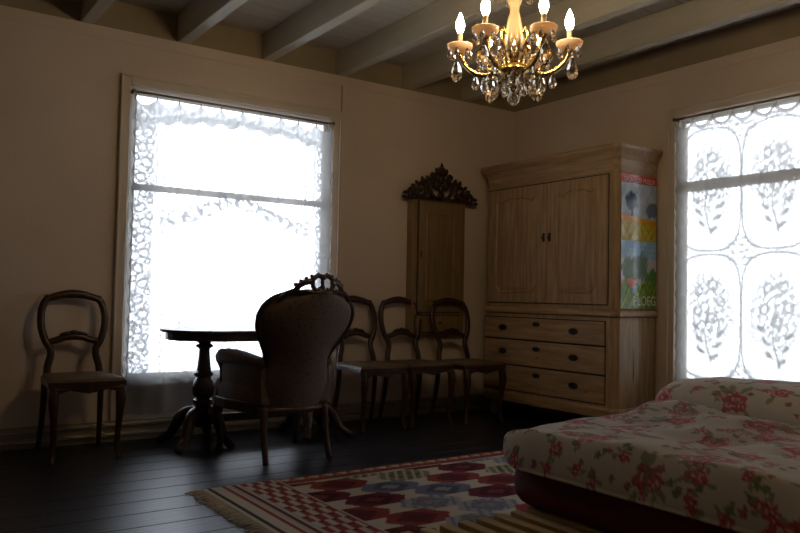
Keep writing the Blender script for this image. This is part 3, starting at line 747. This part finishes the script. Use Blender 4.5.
# ================================================================== kilim rug
RX0, RX1, RY0, RY1 = 1.36, 3.95, 1.75, 3.60
rg = empty('kilim_rug', (0, 0, 0), label='flatwoven cream kilim with rows of red and blue hexagons', cat='rug')
d = .0105
nu, nv = int((RX1 - RX0) / d), int((RY1 - RY0) / d)
U, V = np.meshgrid(np.linspace(0, RX1 - RX0, nu), np.linspace(0, RY1 - RY0, nv))
cream, red, maroon, blue, grey, olive, mustard, dark = [np.array(c) for c in ((.55, .49, .40), (.27, .055, .050), (.15, .030, .042), (.17, .18, .25), (.36, .35, .37), (.22, .21, .12), (.45, .27, .10), (.05, .04, .05))]
C_ = np.tile(cream, U.shape + (1,)) * (1 + .05 * np.sin(V * 300))[..., None]
def putm(mask, c): C_[mask] = c
L_ = RX1 - RX0; H_ = RY1 - RY0
eu = np.minimum(U, L_ - U); ev = np.minimum(V, H_ - V)
# field of hexagons, staggered rows, each with a stepped outline and an inner diamond
cols = [red, grey, maroon, blue, red, olive, maroon, grey]
px_, py_ = .40, .335
for r in range(-1, 11):
    for c in range(-1, 8):
        cx = .62 + c * px_ + (px_ / 2 if r % 2 else 0); cyc = H_ - .25 - r * py_ * .5
        du = np.abs(U - cx); dv = np.abs(V - cyc); dvq = np.floor(dv / .014) * .014
        k = cols[(r * 3 + c * 5) % 8]; k2 = cols[(r * 5 + c * 3 + 2) % 8]; k3 = cols[(r + c * 2 + 5) % 8]
        ins = (dv < .100) & (du + dvq * .75 < .165) & (eu > .40) & (ev > .13)
        putm(ins, k)
        putm(ins & (du + dvq * 1.1 < .105), k * .55)
        putm(ins & (du + dvq * 1.5 < .052), k2 * .8)
        if k is grey or k is olive:
            putm(ins & (((U - V * .6) % .055) < .02), blue * 1.2 if k is grey else cream * .8)
# long side borders
b1 = ev < .11
putm(b1, red); zig = np.abs(((U / .085) % 1) - .5) * 2
putm(b1 & (ev > .025) & (ev < .085) & (np.floor(zig * 4) / 4 * .06 + .025 > ev), cream * .95)
putm(b1 & (ev > .045) & (ev < .085) & (np.floor((1 - zig) * 4) / 4 * .03 + .045 > ev), mustard)
putm((ev > .11) & (ev < .122), dark)
# end borders: stripes and a broad crenellated red band
e1 = eu < .40
putm(e1, cream)
for a, b_, c in ((.03, .045, dark), (.10, .125, red), (.135, .15, cream * .8), (.15, .175, maroon), (.18, .195, grey)): putm((eu > a) & (eu < b_), c)
band = (eu > .20) & (eu < .385)
ph = (np.floor((eu - .20) / .031) % 2) * .5
putm(band, red); putm(band & ((((V / .17) + ph) % 1) < .48) & (((eu - .2) % .062) < .050), cream * .92)
putm(band & ((((V / .17) + ph + .12) % 1) < .12), maroon)
Pp = np.stack([RX0 + U, RY0 + V, .008 + .0012 * np.sin(U * 7) * np.sin(V * 5)], -1)
edge = (eu < 1e-6) | (ev < 1e-6); Pp[..., 2][edge] = .001
idx = np.arange(nu * nv).reshape(nv, nu)
me = bpy.data.meshes.new('weave'); me.from_pydata([tuple(p) for p in Pp.reshape(-1, 3)], [], np.stack([idx[:-1, :-1], idx[:-1, 1:], idx[1:, 1:], idx[1:, :-1]], -1).reshape(-1, 4).tolist())
me.materials.append(M['rug']); o = bpy.data.objects.new('weave', me); COL.objects.link(o); o.parent = rg; set_col(o, C_.reshape(-1, 3))
bb = B()
for side in (0,):
    for k in range(150):
        yy = RY0 + (RY1 - RY0) * (k + .5) / 150; j = random.uniform(-.012, .012); L = random.uniform(.055, .085)
        bb.sweep([(RX0 + .004, yy, .006), (RX0 - L * .5, yy + j * .6, .007), (RX0 - L, yy + j, .003)], [.004, .0045, .002], .0025, nrm=(0, 0, 1), k=5)
mat('fringe', (.42, .36, .27), .95, .3, 60)
tag(bb.build('fringe', 'fringe', rg), kind='stuff')

# ================================================================== bed
SZ = .20; SY1 = 2.03; SY0 = .55; SX0 = 1.20; SX1 = 3.98
bd = empty('bed_frame', (0, 0, 0), label='low pine bed base with open wooden slats', cat='bed')
sm_ = B().box(-.019, .019, SY0, SY1, SZ - .032, SZ).mesh('slat'); sm_.materials.append(M['slat_pine'])
x = 1.925
xs = []
while x > SX0: xs.append(x); x -= .0795
x = 1.925 + .0795
while x < SX1: xs.append(x); x += .0795
for x in sorted(xs):
    o = inst('slat', sm_, bd, (x, 0, 0)); bv = o.modifiers.new('b', 'BEVEL'); bv.width = .003; bv.segments = 1
for y in (SY0 + .16, (SY0 + SY1) / 2, SY1 - .16):
    box('rail', 'slat_pine', SX0 - .02, SX1, y - .02, y + .02, SZ - .10, SZ - .032, bd, .003)
    for x in (SX0 + .10, 2.6, SX1 - .12): box('leg', 'slat_pine', x - .03, x + .03, y - .035, y + .035, .0095, SZ - .10, bd, .004)
def cushion(nu, nv, x0, x1, y0, y1, rim, ztop, zbot, cr=.12):
    """closed soft slab; ztop/zbot get X, Y and f, which falls from 1 to 0 over the last rim metres"""
    S, T = np.meshgrid(np.linspace(-1, 1, nu), np.linspace(-1, 1, nv))
    S2 = np.sign(S) * (1 - (1 - np.abs(S)) ** 1.35); T2 = np.sign(T) * (1 - (1 - np.abs(T)) ** 1.35)
    hx, hy = (x1 - x0) / 2, (y1 - y0) / 2
    X, Y = hx * S2, hy * T2
    # pull the corners in to a radius
    ax, ay = np.abs(X) - (hx - cr), np.abs(Y) - (hy - cr); i = (ax > 0) & (ay > 0)
    k = np.ones_like(X); mx_ = np.maximum(ax, ay); k[i] = mx_[i] / np.hypot(ax[i], ay[i])
    X = np.where(i, np.sign(X) * (hx - cr + ax * k), X); Y = np.where(i, np.sign(Y) * (hy - cr + ay * k), Y)
    dx, dy = np.abs(X) - (hx - cr), np.abs(Y) - (hy - cr)
    dist = np.where((dx > 0) & (dy > 0), cr - np.hypot(np.maximum(dx, 0), np.maximum(dy, 0)), cr - np.maximum(dx, dy))
    q = np.clip(dist / rim, 0, 1); f = np.sqrt(np.maximum(0, 1 - (1 - q) ** 2))
    X = X + (x0 + x1) / 2; Y = Y + (y0 + y1) / 2
    Zt = ztop(X, Y, f); Zb = zbot(X, Y, f)
    n = nu * nv; idx = np.arange(n).reshape(nv, nu)
    v = np.concatenate([np.stack([X, Y, Zt], -1).reshape(-1, 3), np.stack([X, Y, Zb], -1).reshape(-1, 3)])
    q = np.stack([idx[:-1, :-1], idx[:-1, 1:], idx[1:, 1:], idx[1:, :-1]], -1).reshape(-1, 4)
    faces = q.tolist() + (q[:, ::-1] + n).tolist()
    per = list(idx[0, :]) + list(idx[1:, -1]) + list(idx[-1, -2::-1]) + list(idx[-2:0:-1, 0])
    for i in range(len(per)):
        a, b_ = int(per[i]), int(per[(i + 1) % len(per)]); faces.append((a, a + n, b_ + n, b_))
    return v, faces
def soft(name, m, v, faces, label=None, cat=None, group=None, parent=None):
    me = bpy.data.meshes.new(name); me.from_pydata([tuple(p) for p in v], [], faces); me.materials.append(M[m])
    for p in me.polygons: p.use_smooth = True
    o = bpy.data.objects.new(name, me); COL.objects.link(o); o.parent = parent
    return tag(o, label, cat, group)
MZ = .375
v, f_ = cushion(60, 50, 1.965, 3.95, .60, 2.15, .06, lambda X, Y, f: SZ + .08 + (MZ - SZ - .08) * f, lambda X, Y, f: SZ + .08 - .079 * f)
soft('mattress', 'red_sheet', v, f_, 'thick mattress in a dark red sheet on the slatted base', 'mattress')
# floral print: roses, buds and leaves scattered on cream
def floral(v, seed, dens):
    r_ = np.random.default_rng(seed)
    n = len(v); C = np.tile(np.array([.53, .47, .40]), (n, 1))
    # unfold: use x, y and add drop at the sides
    P = v[:, :2].copy(); P[:, 0] += (v[:, 2] - .45) * .6
    lo, hi = P.min(0), P.max(0); area = np.prod(hi - lo)
    cs = []
    for kind, cnt in ((0, dens), (1, dens * 2.2), (2, dens * 3)):
        for _ in range(int(area * cnt)):
            c = lo + (hi - lo) * r_.random(2)
            if kind == 0 and any(np.hypot(*(c - q)) < .15 for q in cs): continue
            if kind == 0: cs.append(c)
            dlt = P - c; rr = np.hypot(dlt[:, 0], dlt[:, 1]); R_ = (.050 + .022 * r_.random(), .022 + .010 * r_.random(), .012 + .006 * r_.random())[kind]
            i = rr < R_ * 2.3
            if not i.any(): continue
            th = np.arctan2(dlt[i, 1], dlt[i, 0]); q = rr[i]; ph = r_.random() * 6.3
            if kind < 2:
                for a in r_.random(3) * 6.3:                     # leaves
                    lx = dlt[i, 0] * math.cos(a) + dlt[i, 1] * math.sin(a); ly = -dlt[i, 0] * math.sin(a) + dlt[i, 1] * math.cos(a)
                    lf = ((lx - R_ * 1.35) / (R_ * .6)) ** 2 + (ly / (R_ * .24)) ** 2 < 1
                    ii = np.where(i)[0][lf]; C[ii] = (.24, .25, .15)
            rad = R_ * (.85 + .15 * np.cos(5 * th + ph))
            fl = q < rad; ii = np.where(i)[0][fl]; qq = (q / rad)[fl]; tt = th[fl]
            base = np.array([(.42, .085, .095), (.40, .09, .10), (.30, .13, .10) if r_.random() < .5 else (.17, .19, .10)][kind])
            sh = .72 + .5 * (np.sin(qq * 13 + 2.2 * np.sin(2 * tt + ph)) * .5 + .5)
            col = base[None] * sh[:, None]
            lite = (np.sin(qq * 9 + tt + ph) > .72) & (kind < 2)
            col[lite] = (.62, .36, .34)
            C[ii] = col
    return np.clip(C, 0, 1)
# duvet: puffy, ridged, hanging over the foot end and the far side
def drop(X): return .08 * np.clip((2.00 - X) / .07, 0, 1) ** 1.5
def dz_top(X, Y, f):
    t = np.clip((X - 1.93) / 1.1, 0, 1)
    rid = .026 * np.sin(6.2 * (X - 1.93) + 2.2 * (Y - 1.3) + .5) + .014 * np.sin(11 * (X - 1.9) - 4.5 * Y) + .007 * np.sin(17 * Y + 6 * X) + .004 * np.sin(31 * X + 13 * Y) + .003 * np.sin(43 * Y - 21 * X) + .012 * np.abs(np.sin(5.1 * (X + .75 * Y) + .6 * np.sin(4 * Y)))
    return MZ + .045 + (.052 + .006 * t + rid * (.5 + .45 * t)) * f - drop(X)
def dz_bot(X, Y, f): return MZ + .045 - .0445 * f - drop(X)
v, f_ = cushion(230, 290, 1.935, 2.98, .48, 2.20, .085, dz_top, dz_bot, .16)
duv = soft('duvet', 'floral', v, f_, 'puffy cream duvet printed with red roses, spread on the bed', 'duvet')
set_col(duv, floral(v, 3, 44))
for i, (y0, y1, sd, lab) in enumerate(((1.42, 2.31, 11, 'rose-print pillow nearer the wardrobe at the head of the bed'), (.52, 1.41, 12, 'rose-print pillow farther from the wardrobe at the head of the bed'))):
    v, f_ = cushion(110, 130, 2.99, 3.55, y0, y1, .18, lambda X, Y, f: MZ + .10 + .13 * f + .006 * np.sin(9 * Y + 5 * X), lambda X, Y, f: MZ + .10 - .0995 * f, .14)
    pw = soft('pillow', 'floral', v, f_, lab, 'pillow', 'pillows on the bed'); set_col(pw, floral(v, sd, 30))

# ================================================================== chandelier
CC = (2.281, 2.446); VA = math.atan2(CC[1], CC[0])
cd = empty('chandelier', (CC[0], CC[1], 0), VA - PI / 2, label='gilt and crystal chandelier with lit candle bulbs', cat='chandelier')
def drop_mesh(L, Wd, name='crystal_drop'):
    prof = [(.08, 0), (.36, -.10), (.80, -.35), (1, -.60), (.86, -.80), (.45, -.95), (.0, -1)]
    return B().lathe([(r * Wd / 2, z * L) for r, z in prof], (0, 0, 0), 8).mesh(name)
big, mid, sml = drop_mesh(.098, .058), drop_mesh(.066, .036), drop_mesh(.042, .025)
bead = B().lathe([(.0, .007), (.006, .003), (.006, -.003), (0, -.007)], (0, 0, 0), 8).mesh('bead')
for q in (big, mid, sml, bead): q.materials.append(M['crystal'])
# column
B().lathe([(.010, 2.50), (.014, 2.44), (.010, 2.42)], (0, 0, 0), 12).build('stem_cap', 'brass', cd, smooth=True)
B().lathe([(.008, 2.42), (.022, 2.40), (.030, 2.37), (.018, 2.33), (.016, 2.29), (.026, 2.27), (.032, 2.245), (.022, 2.225), (.020, 2.20), (.030, 2.16), (.042, 2.10), (.048, 2.06), (.036, 2.035), (.022, 2.025)], (0, 0, 0), 16, flute=.05).build('glass_column', 'column_glass', cd, smooth=True)
B().lathe([(.020, 2.03), (.034, 2.02), (.030, 2.00), (.020, 1.99), (.030, 1.975), (.055, 1.965), (.072, 1.95), (.074, 1.94), (.060, 1.925), (.040, 1.91), (.028, 1.895), (.020, 1.87), (.010, 1.855), (.004, 1.85)], (0, 0, 0), 20).build('hub', 'brass', cd, smooth=True, auto=True)
B().lathe([(.02, 2.305), (.06, 2.312), (.088, 2.325), (.09, 2.33), (.06, 2.318), (.02, 2.312)], (0, 0, 0), 20, flute=.04).build('upper_dish', 'dish_glass', cd, smooth=True)
for k in range(10):
    a = 2 * PI * k / 10; inst('crystal_drop', mid if k % 2 else sml, cd, (.082 * math.cos(a), .082 * math.sin(a), 2.315))
# chain and ceiling rose
for k in range(5):
    z = 2.52 + k * .026
    rp = [(.009 * math.cos(a) * (1 if k % 2 else 0), .009 * math.cos(a) * (0 if k % 2 else 1), z + .017 * math.sin(a)) for a in np.linspace(0, 2 * PI, 11)[:-1]]
    B().sweep(rp, .0028, k=5, closed=True).build('chain_link', 'brass', cd)
B().lathe([(.004, 2.62), (.02, 2.632), (.045, 2.66), (.05, 2.70), (.05, ZC), (.0, ZC)], (0, 0, 0), 16).build('ceiling_rose', 'brass', cd, smooth=True, auto=True)
# bottom ball and rings of drops
B().lathe([(.0, 1.852), (.004, 1.848), (.004, 1.838), (.0, 1.836)], (0, 0, 0), 8).build('finial_link', 'brass', cd)
B().lathe([(.024 * math.sin(t * PI / 7), 1.812 + .024 * math.cos(t * PI / 7)) for t in range(8)], (0, 0, 0), 10).build('crystal_ball', 'crystal', cd)
for rr, zz_, n, m_, off in ((.045, 1.905, 5, mid, .1), (.085, 1.925, 8, mid, .4), (.118, 1.925, 6, big, .52)):
    for k in range(n):
        a = 2 * PI * k / n + off
        o = inst('crystal_drop', m_, cd, (rr * math.cos(a), rr * math.sin(a), zz_ - .01), (0, 0, a))
        inst('bead', bead, o, (0, 0, .007))
RA = .236
arm_path = catmull([(.05, 0, 1.955), (.085, 0, 1.935), (.135, 0, 1.925), (.185, 0, 1.945), (.222, 0, 1.985), (RA, 0, 2.030)], 5)
arm_me = B().sweep(arm_path, [interp(i / 25, [0, 1], [.011, .009]) for i in range(len(arm_path))], k=10)
up_path = catmull([(.06, 0, 1.955), (.080, 0, 2.0), (.108, 0, 2.055), (.098, 0, 2.105), (.075, 0, 2.085)], 5)
arm_me.sweep(up_path, .005, k=8)
arm_me = arm_me.mesh('arm'); arm_me.materials.append(M['brass'])
for p in arm_me.polygons: p.use_smooth = True
dish = B().lathe([(.012, 2.030), (.034, 2.033), (.050, 2.041), (.057, 2.058), (.055, 2.063), (.046, 2.052), (.030, 2.044), (.010, 2.041)], (0, 0, 0), 24, flute=.035).mesh('drip_dish'); dish.materials.append(M['dish_glass'])
cand = B().lathe([(.011, 2.040), (.013, 2.05), (.0105, 2.055), (.0105, 2.108), (.012, 2.112), (.008, 2.116)], (0, 0, 0), 12).mesh('candle_tube'); cand.materials.append(M['candle'])
blb = B().lathe([(.008, 2.114), (.014, 2.124), (.0195, 2.142), (.0185, 2.158), (.013, 2.178), (.006, 2.196), (.0015, 2.206)], (0, 0, 0), 12).mesh('bulb'); blb.materials.append(M['bulb'])
cupm = B().lathe([(.006, 2.012), (.014, 2.018), (.018, 2.028), (.010, 2.032)], (0, 0, 0), 12).mesh('arm_cup'); cupm.materials.append(M['brass'])
spear = B().lathe([(.004, 0), (.011, .02), (.013, .045), (.008, .075), (.0005, .095)], (0, 0, 0), 8).mesh('glass_spear'); spear.materials.append(M['crystal'])
for me_ in (dish, cand, blb, cupm):
    for p in me_.polygons: p.use_smooth = True
for k in range(6):
    a = 2 * PI * k / 6
    A = inst('arm', arm_me, cd, (0, 0, 0), (0, 0, a))
    for nm, me_ in (('arm_cup', cupm), ('drip_dish', dish), ('candle_tube', cand), ('bulb', blb)): inst(nm, me_, A, (RA, 0, 0))
    for j in range(6):
        b_ = 2 * PI * j / 6 + .3; inst('crystal_drop', sml, A, (RA + .045 * math.cos(b_), .045 * math.sin(b_), 2.040))
    inst('crystal_drop', big, A, (RA + .014, 0, 1.995), (0, 0, .3)); inst('crystal_drop', mid, A, (.165, 0, 1.924)); inst('crystal_drop', mid, A, (.100, 0, 2.045))
    b_ = a + PI / 6; inst('glass_spear', spear, cd, (.072 * math.cos(b_), .072 * math.sin(b_), 1.985))
